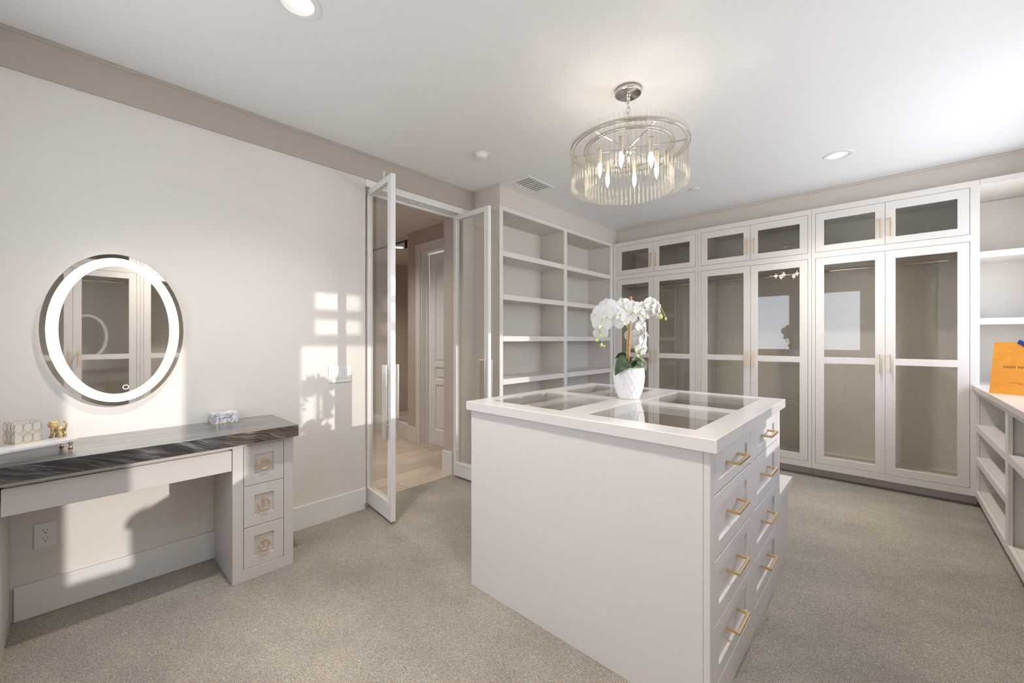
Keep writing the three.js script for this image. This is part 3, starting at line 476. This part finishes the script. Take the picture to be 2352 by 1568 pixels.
  for (let k = 0; k < N; k++) for (let j = 0; j < N; j++) for (let i = 0; i < N; i++) mc.field[k * N * N + j * N + i] = -sd(((i - N / 2) / (N / 2)) * half, ((j - N / 2) / (N / 2)) * half + 0.038, ((k - N / 2) / (N / 2)) * half);
  mc.update();
  const lg = new THREE.BufferGeometry(), cnt = mc.count; lg.setAttribute('position', new THREE.BufferAttribute(mc.positionArray.slice(0, cnt * 3), 3)); lg.setAttribute('normal', new THREE.BufferAttribute(mc.normalArray.slice(0, cnt * 3), 3)); lg.scale(half, half, half); lg.translate(0, 0.038, 0);
  const lion = tag(part('lion_figurine', lg, M.goldLion = S({ color: C(0.74, 0.55, 0.27), metalness: 0.75, roughness: 0.42 }), scene), 'small gold lion figurine with raised curled tail, standing on the tray', 'figurine');
  lion.position.set(0.172, 0.8603, 0.050); lion.rotation.y = Math.atan2(-0.679, -0.734);
  // marble box
  const m = thing('marble_box', 'small grey-veined white marble box on the vanity top near the drawers', 'box', [0.071, 0.817, -0.606]);
  const mb = metreUV(box(-0.053, 0.053, 0.003, 0.048, -0.062, 0.062, 0.001), 4), ml = metreUV(box(-0.053, 0.053, 0.0492, 0.0605, -0.062, 0.062, 0.001), 4);
  part('box_body', mb, M.marble, m); part('lid', ml, M.marble, m); part('base_strip', box(-0.0535, 0.0535, 0, 0.003, -0.0625, 0.0625, 0), M.gold, m); part('lid_seam', box(-0.052, 0.052, 0.0481, 0.0491, -0.061, 0.061, 0), M.chrome, m);
}
// switch plate and outlet
{
  const t = thing('switch_plate', 'white three-gang light switch plate on the sunlit wall by the door', 'switch', [0, 1.052, -1.335]);
  const y = 0.0585, w = 0.085; const g = plate(-w, w, -y, y, [[-0.0655, -0.0325, -0.034, 0.034], [-0.0165, 0.0165, -0.034, 0.034], [0.0325, 0.0655, -0.034, 0.034]], 0.006, 0.0065, 0.001); g.rotateY(Math.PI / 2);
  part('plate', g, M.plastic, t);
  for (const u of [-0.049, 0, 0.049]) { const r = box(0.0012, 0.0075, -0.033, 0.033, -u - 0.0155, -u + 0.0155, 0.001); r.rotateZ(-0.03); part('rocker', r, M.plastic, t); }
  const o = thing('wall_outlet', 'white duplex wall outlet under the vanity', 'outlet', [0, 0.372, 0.0935]);
  const pg = plate(-0.036, 0.036, -0.0585, 0.0585, [], 0.006, 0.0065, 0.0015); pg.rotateY(Math.PI / 2); part('plate', pg, M.plastic, o);
  for (const v of [0.0195, -0.0195]) {
    const f = new THREE.CylinderGeometry(0.0172, 0.0172, 0.003, 28); f.rotateZ(Math.PI / 2); f.scale(1, 0.84, 1); f.translate(0.0078, v, 0); const rc = part('receptacle', f, M.plastic, o);
    part('slots', [box(0.009, 0.0096, v + 0.001, v + 0.008, 0.0055, 0.0075, 0), box(0.009, 0.0096, v + 0.002, v + 0.008, -0.0075, -0.0055, 0), box(0.009, 0.0096, v - 0.010, v - 0.005, -0.0025, 0.0025, 0)], M.black, rc);
  }
}
// ---------------------------------------------------------------- ceiling fittings
{
  const v = thing('air_vent', 'white louvred air vent in the ceiling near the shelving', 'vent', [0.555, H, -2.887]);
  const fr = plate(-0.115, 0.115, -0.197, 0.197, [[-0.088, 0.088, -0.170, 0.170]], 0.008, 0, 0.002); fr.rotateX(Math.PI / 2); fr.translate(0, -0.009, 0); part('frame', fr, M.plastic, v);
  part('duct', box(-0.0875, 0.0875, -0.0006, -0.0002, -0.1695, 0.1695, 0), S({ color: C(0.16, 0.15, 0.14), roughness: 0.9 }), v);
  for (let i = 0; i < 9; i++) { const s = box(-0.0875, 0.0875, -0.0008, 0.0008, -0.0172, 0.0172, 0.0005); s.rotateX(0.12); s.translate(0, -0.0052, -0.152 + i * 0.038); part('slat', s, M.plastic, v); }
  const d = thing('smoke_detector', 'round white smoke detector on the ceiling near the door head', 'smoke detector', [0.67, H, -2.139]);
  part('base', lathe([[0, -0.010], [0.060, -0.010], [0.063, -0.006], [0.063, -0.0003], [0, -0.0003]].reverse(), 36), M.plastic, d);
  part('dome', lathe([[0, -0.044], [0.030, -0.043], [0.040, -0.036], [0.047, -0.024], [0.049, -0.014], [0.049, -0.0105]], 36), M.plastic, d);
  part('sensor', lathe([[0, -0.047], [0.007, -0.047], [0.008, -0.0442]], 16), M.white, d);
  const s = thing('sprinkler_cover', 'small flat white sprinkler cover on the ceiling right of the chandelier', 'sprinkler', [1.619, H, -4.031]);
  part('cover', lathe([[0, -0.008], [0.040, -0.008], [0.043, -0.006], [0.043, -0.003]], 32), M.plastic, s); part('cup', lathe([[0.030, -0.0029], [0.046, -0.002], [0.046, -0.0003], [0.030, -0.0003]], 32), M.plastic, s);
}
// chandelier
{
  const t = thing('chandelier', 'round chandelier of clear glass rods hanging over the island', 'chandelier', [1.875, 0, -2.17]), Y = 2.41;
  part('canopy', lathe([[0, H - 0.034], [0.018, H - 0.034], [0.020, H - 0.030], [0.068, H - 0.029], [0.0755, H - 0.024], [0.0765, H - 0.001], [0, H - 0.001]], 40), M.chrome, t);
  part('canopy_loop', [lathe([[0, H - 0.062], [0.009, H - 0.06], [0.011, H - 0.045], [0.016, H - 0.0345]], 20), mv(new THREE.TorusGeometry(0.010, 0.0026, 8, 20), 0, H - 0.070, 0)], M.chrome, t);
  for (let i = 0; i < 6; i++) { const g = new THREE.TorusGeometry(0.0105, 0.0024, 8, 20); g.scale(1, 1.7, 1); g.rotateY(i % 2 ? 0 : Math.PI / 2); g.translate(0, H - 0.090 - i * 0.0285, 0); part('chain_link', g, M.chrome, t); }
  part('stem', [cyl(0.007, [0, Y - 0.02, 0], [0, H - 0.262, 0], 12), lathe([[0, Y - 0.045], [0.018, Y - 0.04], [0.024, Y - 0.02], [0.024, Y + 0.01], [0.012, Y + 0.022], [0, Y + 0.022]], 24)], M.chrome, t);
  const band = (r, h, th) => lathe([[r - th, Y - h / 2], [r, Y - h / 2], [r, Y + h / 2], [r - th, Y + h / 2], [r - th, Y - h / 2]], 96);
  part('outer_ring', [band(0.332, 0.015, 0.004), band(0.310, 0.010, 0.003)], M.chrome, t);
  part('inner_ring', [band(0.252, 0.014, 0.004), band(0.232, 0.010, 0.003)], M.chrome, t);
  for (let i = 0; i < 3; i++) part('cross_arm', rot(box(-0.309, 0.309, Y - 0.003, Y + 0.004, -0.004, 0.004, 0.001), 0, (i * Math.PI) / 3 + 0.4), M.chrome, t);
  const rodGeo = (y0, y1) => merge([mv(new THREE.CylinderGeometry(0.0078, 0.0078, y1 - y0, 12, 1, true), 0, (y0 + y1) / 2, 0), mv(rot(new THREE.TorusGeometry(0.0073, 0.0012, 5, 12), Math.PI / 2), 0, y0, 0), mv(rot(new THREE.TorusGeometry(0.0073, 0.0012, 5, 12), Math.PI / 2), 0, y1, 0)]);
  const gO = rodGeo(2.19, 2.455), gI = rodGeo(2.165, 2.445);
  for (let i = 0; i < 76; i++) { const f = (i / 76) * Math.PI * 2, r = part('glass_rod', gO, M.rod, t); r.position.set(0.3185 * Math.cos(f), 0, 0.3185 * Math.sin(f)); }
  for (let i = 0; i < 56; i++) { const f = ((i + 0.3) / 56) * Math.PI * 2, r = part('glass_rod', gI, M.rod, t); r.position.set(0.240 * Math.cos(f), 0, 0.240 * Math.sin(f)); }
  for (let i = 0; i < 6; i++) {
    const f = (i / 6) * Math.PI * 2 + 0.28, x = 0.165 * Math.cos(f), z = 0.165 * Math.sin(f);
    part('lamp_socket', mv(lathe([[0, 2.322], [0.011, 2.322], [0.011, 2.40], [0.015, 2.404], [0, 2.404]], 16), x, 0, z), S({ color: C(0.72, 0.66, 0.56), metalness: 0.6, roughness: 0.3 }), t);
    part('bulb', mv(lathe([[0, 2.235], [0.003, 2.242], [0.010, 2.262], [0.0125, 2.285], [0.011, 2.305], [0.008, 2.3215], [0, 2.3215]], 16), x, 0, z), M.bulb, t);
    const l = new THREE.PointLight(C(1, 0.88, 0.74), BULB, 0, 2); l.position.set(1.875 + x, 2.282, -2.17 + z); l.castShadow = true; scene.add(l);
  }
}
// ---------------------------------------------------------------- orchid in its pot (local x = along the view, turned like the camera)
{
  const at = [1.912, 0.98, -2.105], turn = camera.rotation.y;
  const v = thing('flower_pot', 'white ceramic pot with embossed honeycomb relief, on the island', 'pot', at, turn);
  const prof = (y) => { const k = y / 0.174; return 0.0545 + 0.0315 * Math.pow(Math.sin(Math.min(1, k * 1.45) * Math.PI * 0.5), 0.85) - 0.002 * smooth(0.75, 1, k); };
  const outer = gridGeo(288, 100, (u, w) => {
    const y = w * 0.174, a = u * Math.PI * 2, n = 18, rh = 0.058; let row = y / rh + 0.35, best = 9;
    // staggered long cells: distance to nearest cell centre in a stretched metric
    for (let c = 0; c < 2; c++) { const rr = Math.round(row - c * 0.5) + c * 0.5, dx = Math.abs(((u * n - c * 0.5) % 1 + 1.5) % 1 - 0.5), dy = Math.abs(row - rr); best = Math.min(best, Math.max(dx + Math.max(0, dy - 0.17) * 1.5, dy * 0.72)); }
    const r = prof(y) * (y < 0.006 ? 0.94 + 0.06 * Math.sqrt(y / 0.006) : 1) - 0.0032 * smooth(0.50, 0.22, best) ; return [r * Math.cos(a), y, -r * Math.sin(a)];
  });
  part('pot_body', [outer, lathe([[0, 0.0005], [0.049, 0.0005]], 32), lathe([[0.0895, 0.174], [0.082, 0.1755], [0.078, 0.172], [0.062, 0.05], [0, 0.045]], 48)], M.ceramic, v);
  const o = thing('orchid', 'white orchid with two flower sprays tied to a wooden stake, in the white pot', 'plant', [at[0], at[1] + 0.174, at[2]], turn);
  part('moss', mv(lathe([[0, -0.006], [0.04, -0.008], [0.0775, -0.014]], 24), 0, 0, 0), M.stem, o);
  const yy = (py) => (1.31 + (779 - py) / 411) - 0.98 - 0.174, xx = (px) => (px - 1443.2) / 411;
  part('stake', cyl(0.0105, [xx(1440), -0.02, 0.0], [xx(1447.5), yy(681), 0.0], 14, 0.0095), M.wood, o);
  const pt = (px, py, z) => [xx(px), yy(py), z];
  const stem = (pts, r = 0.0023) => part('stem', tube(pts, r, 40, 6), M.stem, o);
  stem([pt(1437, 845, 0.012), pt(1437, 780, 0.018), pt(1443, 735, 0.016), pt(1447, 712, 0.0), pt(1430, 698, 0.01), pt(1400, 705, 0.02), pt(1382, 730, 0.03), pt(1376, 752, 0.035), pt(1378, 776, 0.035), pt(1378, 788, 0.035)]);
  stem([pt(1376, 757, 0.035), pt(1370, 770, 0.038), pt(1366, 781, 0.04)], 0.0016);
  stem([pt(1444, 845, -0.012), pt(1446, 780, -0.014), pt(1450, 735, -0.012), pt(1458, 712, -0.005), pt(1472, 702, 0.0), pt(1492, 696, 0.005), pt(1512, 702, 0.005), pt(1522, 718, 0.006), pt(1527, 731, 0.006)]);
  stem([pt(1447, 800, -0.02), pt(1452, 740, -0.04), pt(1466, 738, -0.045), pt(1474, 770, -0.04), pt(1474, 806, -0.035), pt(1475, 828, -0.03)], 0.002);
  stem([pt(1459, 709, 0.03), pt(1470, 700, 0.036), pt(1485, 695, 0.036), pt(1499, 697, 0.034)], 0.0013);
  // petals
  const petal = (len, wid, cup, full = 0.5) => gridGeo(8, 9, (u, w) => { const a = u * 2 - 1, k = Math.max(0.10, Math.pow(Math.sin(Math.PI * clamp(0.06 + w * 0.935, 0, 1)), full)) * (0.45 + 0.55 * smooth(0, 0.45, w)); return [a * wid * 0.5 * k, w * len, len * (cup * (w * w * 0.8 - a * a * k * 0.30) + 0.018 * Math.sin(w * 11 + a * 5) * w)]; });
  const pWide = petal(0.047, 0.062, -0.20), pSep = petal(0.046, 0.040, -0.16, 0.6), lipG = merge([gridGeo(6, 6, (u, w) => { const s = u * 2 - 1; return [s * 0.009 * (1 - 0.5 * w), -0.004 - w * 0.020, 0.006 + 0.010 * Math.sin(w * 2.6) - s * s * 0.004]; }), mv(new THREE.SphereGeometry(0.0042, 8, 6), 0, 0.001, 0.006)]);
  function flower(px, py, z, tx, ty, roll, sc = 1) {
    const f = new THREE.Group(); f.name = 'flower'; f.position.set(...pt(px, py, z)); f.rotation.set(tx, ty, roll, 'YXZ'); f.scale.setScalar(sc * 1.12); o.add(f);
    for (const [g, a, zz] of [[pSep, 0, -0.002], [pSep, 2.25, -0.002], [pSep, -2.25, -0.002], [pWide, 1.28, 0.001], [pWide, -1.28, 0.001]]) { const m = part('petal', g, M.petal, f); m.rotation.z = a; m.position.z = zz; }
    part('lip', lipG, M.lip, f);
  }
  const F = [[1392, 706, 0.030, 0.05, -0.25, 0.2, 1], [1411, 724, 0.045, 0.15, 0.05, -0.2, 1], [1429, 703, 0.030, -0.15, 0.1, 0.3, 0.95], [1382, 724, 0.050, 0.1, -0.45, 0.1, 0.95], [1424, 738, 0.035, 0.3, 0.1, 0.6, 0.95], [1450, 712, 0.035, 0.0, 0.15, 0.1, 1.05], [1375, 745, 0.045, 0.35, -0.4, -0.3, 1], [1367, 730, 0.020, 0.1, -0.9, 0.4, 0.9], [1388, 748, 0.030, 0.5, 0.2, 0.5, 0.9], [1376, 766, 0.030, 0.6, -0.3, 0.2, 0.85], [1366, 716, 0.005, -0.2, -1.2, 0.5, 0.7], [1441, 728, 0.030, 0.5, 0.0, -0.4, 0.9],
    [1468, 714, 0.025, 0.15, 0.35, -0.2, 1], [1482, 722, 0.005, 0.3, 0.5, 0.4, 0.95], [1494, 700, 0.010, -0.15, 0.4, -0.1, 0.95], [1508, 708, -0.005, 0.1, 0.8, 0.3, 0.95], [1516, 714, -0.02, 0.2, 1.2, -0.2, 0.85], [1484, 706, -0.025, -0.1, 2.6, 0.2, 0.9],
    [1459, 746, -0.030, 0.2, 0.3, 0.3, 0.9], [1477, 752, -0.035, 0.1, 0.6, -0.2, 0.95], [1468, 768, -0.030, 0.3, 0.2, 0.4, 0.95], [1482, 780, -0.035, 0.2, 0.8, 0.1, 0.9], [1462, 790, -0.030, 0.4, 0.0, -0.3, 0.95], [1476, 800, -0.030, 0.4, 0.6, 0.3, 0.9], [1456, 770, -0.045, 0.2, -0.3, 0.2, 0.85], [1488, 764, -0.045, 0.0, 1.3, 0.4, 0.85], [1484, 808, -0.04, 0.6, 0.9, 0.2, 0.7]];
  for (const a of F) flower(...a);
  for (const [px, py, z, r] of [[1366, 781, 0.04, 0.0085], [1377, 792, 0.036, 0.0095], [1383, 794, 0.038, 0.006], [1516, 727, 0.0, 0.013], [1527, 732, 0.006, 0.008], [1460.5, 818, 0.02, 0.011], [1472, 809, -0.02, 0.007]]) { const g = new THREE.SphereGeometry(r, 14, 10); g.scale(0.88, 1.12, 0.88); part('bud', mv(g, ...pt(px, py, z)), M.bud, o); }
  // leaves: a spine with a width profile, folded along the midrib
  const blade = (name, spine, wid, fold, mat, tilt = [0, 0, 1]) => { const c = new THREE.CatmullRomCurve3(spine.map((p) => new THREE.Vector3(...p))), up = new THREE.Vector3(...tilt); part(name, gridGeo(10, 22, (u, w) => { const P0 = c.getPoint(w), T = c.getTangent(w), sd0 = new THREE.Vector3().crossVectors(T, up).normalize(), nn = new THREE.Vector3().crossVectors(sd0, T), s = u * 2 - 1, k = wid * Math.sin(Math.pow(w, 0.72) * Math.PI * 0.96 + 0.1); P0.addScaledVector(sd0, s * k).addScaledVector(nn, fold * k * (Math.abs(s) - s * s * 0.45)); return [P0.x, P0.y, P0.z]; }), mat, o); };
  blade('leaf', [pt(1443, 834, 0.012), pt(1432, 829, 0.045), pt(1417, 838, 0.075), pt(1402, 859, 0.085)], 0.046, 0.16, M.leaf, [0.10, 0.62, 0.78]);
  blade('leaf', [pt(1442, 838, -0.01), pt(1438, 822, -0.02), pt(1428, 816, -0.03), pt(1416, 824, -0.04)], 0.028, 0.3, M.leaf, [0.2, 0.75, -0.6]);
  blade('leaf', [pt(1448, 846, 0.012), pt(1453, 831, 0.03), pt(1461, 828, 0.05), pt(1467, 842, 0.06)], 0.027, 0.3, M.leaf, [0.55, 0.35, 0.75]);
  blade('leaf', [pt(1450, 842, -0.01), pt(1462, 824, 0.01), pt(1477, 829, 0.015), pt(1494, 838, 0.01)], 0.022, 0.2, M.leafPale, [0.15, 0.97, 0.18]);
  blade('leaf', [pt(1456, 842, -0.03), pt(1472, 829, -0.04), pt(1484, 837, -0.045), pt(1489, 853, -0.045)], 0.022, 0.2, M.leafPale, [-0.45, 0.25, 0.85]);
  part('root', tube([pt(1408, 838, 0.05), pt(1400, 850, 0.08), pt(1396, 858, 0.085)], 0.003, 12, 6), M.leafPale, o);
}
// ---------------------------------------------------------------- shopping bag on the counter, boxes further along it
{
  const ang = -Math.atan2(0.45, 0.893), t = thing('shopping_bag', 'orange paper shopping bag with dark lettering and blue handle, on the right counter', 'bag', [3.467, 0.9556, -4.118], ang);
  const w = 0.27, h = 0.336, d = 0.11, tp = 0.014;
  const cv = document.createElement('canvas'); cv.width = 820; cv.height = 1020; const c = cv.getContext('2d');
  c.fillStyle = '#ee9f36'; c.fillRect(0, 0, 820, 1020);
  const img = c.getImageData(0, 0, 820, 1020); for (let j = 0; j < 1020; j++) for (let i = 0; i < 820; i++) { const k = 9 * (vnoise(i / 60, j / 60, 1 << 20, 1 << 20, 71) - 0.5) + 5 * (hash(i, j, 5) - 0.5), q = (j * 820 + i) * 4; img.data[q] += k; img.data[q + 1] += k; img.data[q + 2] += k * 0.6; } c.putImageData(img, 0, 0);
  c.fillStyle = '#3a2a14'; c.textBaseline = 'middle'; c.textAlign = 'left';
  const spaced = (s, cx, y, font, gap) => { c.font = font; let W = -gap; for (const ch of s) W += c.measureText(ch).width + gap; let x = cx - W / 2; for (const ch of s) { c.fillText(ch, x, y); x += c.measureText(ch).width + gap; } };
  spaced('LOUIS VUITTON', 414, 488, 'bold 60px sans-serif', 3); spaced('MAISON FONDEE EN 1854', 414, 790, 'bold 20px sans-serif', 2); spaced('PARIS', 414, 814, 'bold 20px sans-serif', 2);
  const map = new THREE.CanvasTexture(cv); map.colorSpace = THREE.SRGBColorSpace; map.flipY = true; map.magFilter = THREE.LinearFilter;
  const lean = (y) => tp * (y / h), quadS = (pts, uvs) => { const g = new THREE.BufferGeometry(), ix = [0, 1, 2, 0, 2, 3]; g.setAttribute('position', new THREE.Float32BufferAttribute(ix.flatMap((k) => pts[k]), 3)); g.setAttribute('uv', new THREE.Float32BufferAttribute(ix.flatMap((k) => (uvs ? uvs[k] : [0, 0])), 2)); g.computeVertexNormals(); return g; };
  const zf = 0, zt = -0.030, bk = -d, bt = -d + 0.03;
  part('front_panel', quadS([[0, 0, zf], [w, 0, zf], [w - tp, h, zt], [tp, h, zt]], [[0, 0], [1, 0], [1, 1], [0, 1]]), S({ map, roughness: 0.6, side: THREE.DoubleSide }), t);
  part('bag_body', [quadS([[0.0001, 0, bk], [0.0001, 0, zf - 0.0005], [tp, h, zt - 0.0005], [tp + 0.006, h, (zt + bt) / 2]]), quadS([[0.0001, 0, bk], [tp + 0.006, h, (zt + bt) / 2], [tp, h, bt], [0.0001, 0, bk]]), quadS([[w, 0, zf], [w, 0, bk], [w - tp, h, bt], [w - tp, h, zt]]), quadS([[w, 0, bk], [0, 0, bk], [tp, h, bt], [w - tp, h, bt]]), quadS([[0, 0.001, bk], [w, 0.001, bk], [w, 0.001, zf - 0.0005], [0, 0.001, zf - 0.0005]])], S({ color: C(0.83, 0.37, 0.042), roughness: 0.6, side: THREE.DoubleSide }), t);
  // flat woven handle folded over the front
  const hp = [[0.118, h + 0.004, zt + 0.002], [0.135, h - 0.004, zt + 0.010], [0.158, h - 0.022, zt + 0.014], [0.185, h - 0.030, zt + 0.014], [0.205, h - 0.018, zt + 0.011], [0.215, h + 0.003, zt + 0.002]], hc = new THREE.CatmullRomCurve3(hp.map((p) => new THREE.Vector3(...p)));
  part('handle', [gridGeo(4, 24, (u, k) => { const q = hc.getPoint(k), s = (u - 0.5) * 0.026; return [q.x + s * 0.35, q.y + s * 0.93, q.z + 0.002 * Math.sin(u * Math.PI)]; }), gridGeo(4, 24, (u, k) => { const q = hc.getPoint(k), s = (u - 0.5) * 0.026; return [q.x + s * 0.35, q.y + s * 0.93, q.z - 0.0015]; })], M.blue, t);
  const b = thing('storage_box', 'plain white storage box on the counter under the window, beside the tall cabinets', 'box', [3.70, 0.9556, -2.16]);
  part('box_body', box(-0.057, 0.057, 0, 0.29, -0.137, 0.137, 0.003), M.white, b); part('lid', box(-0.06, 0.06, 0.2905, 0.35, -0.14, 0.14, 0.003), M.white, b);
}
renderer.render(scene, camera);
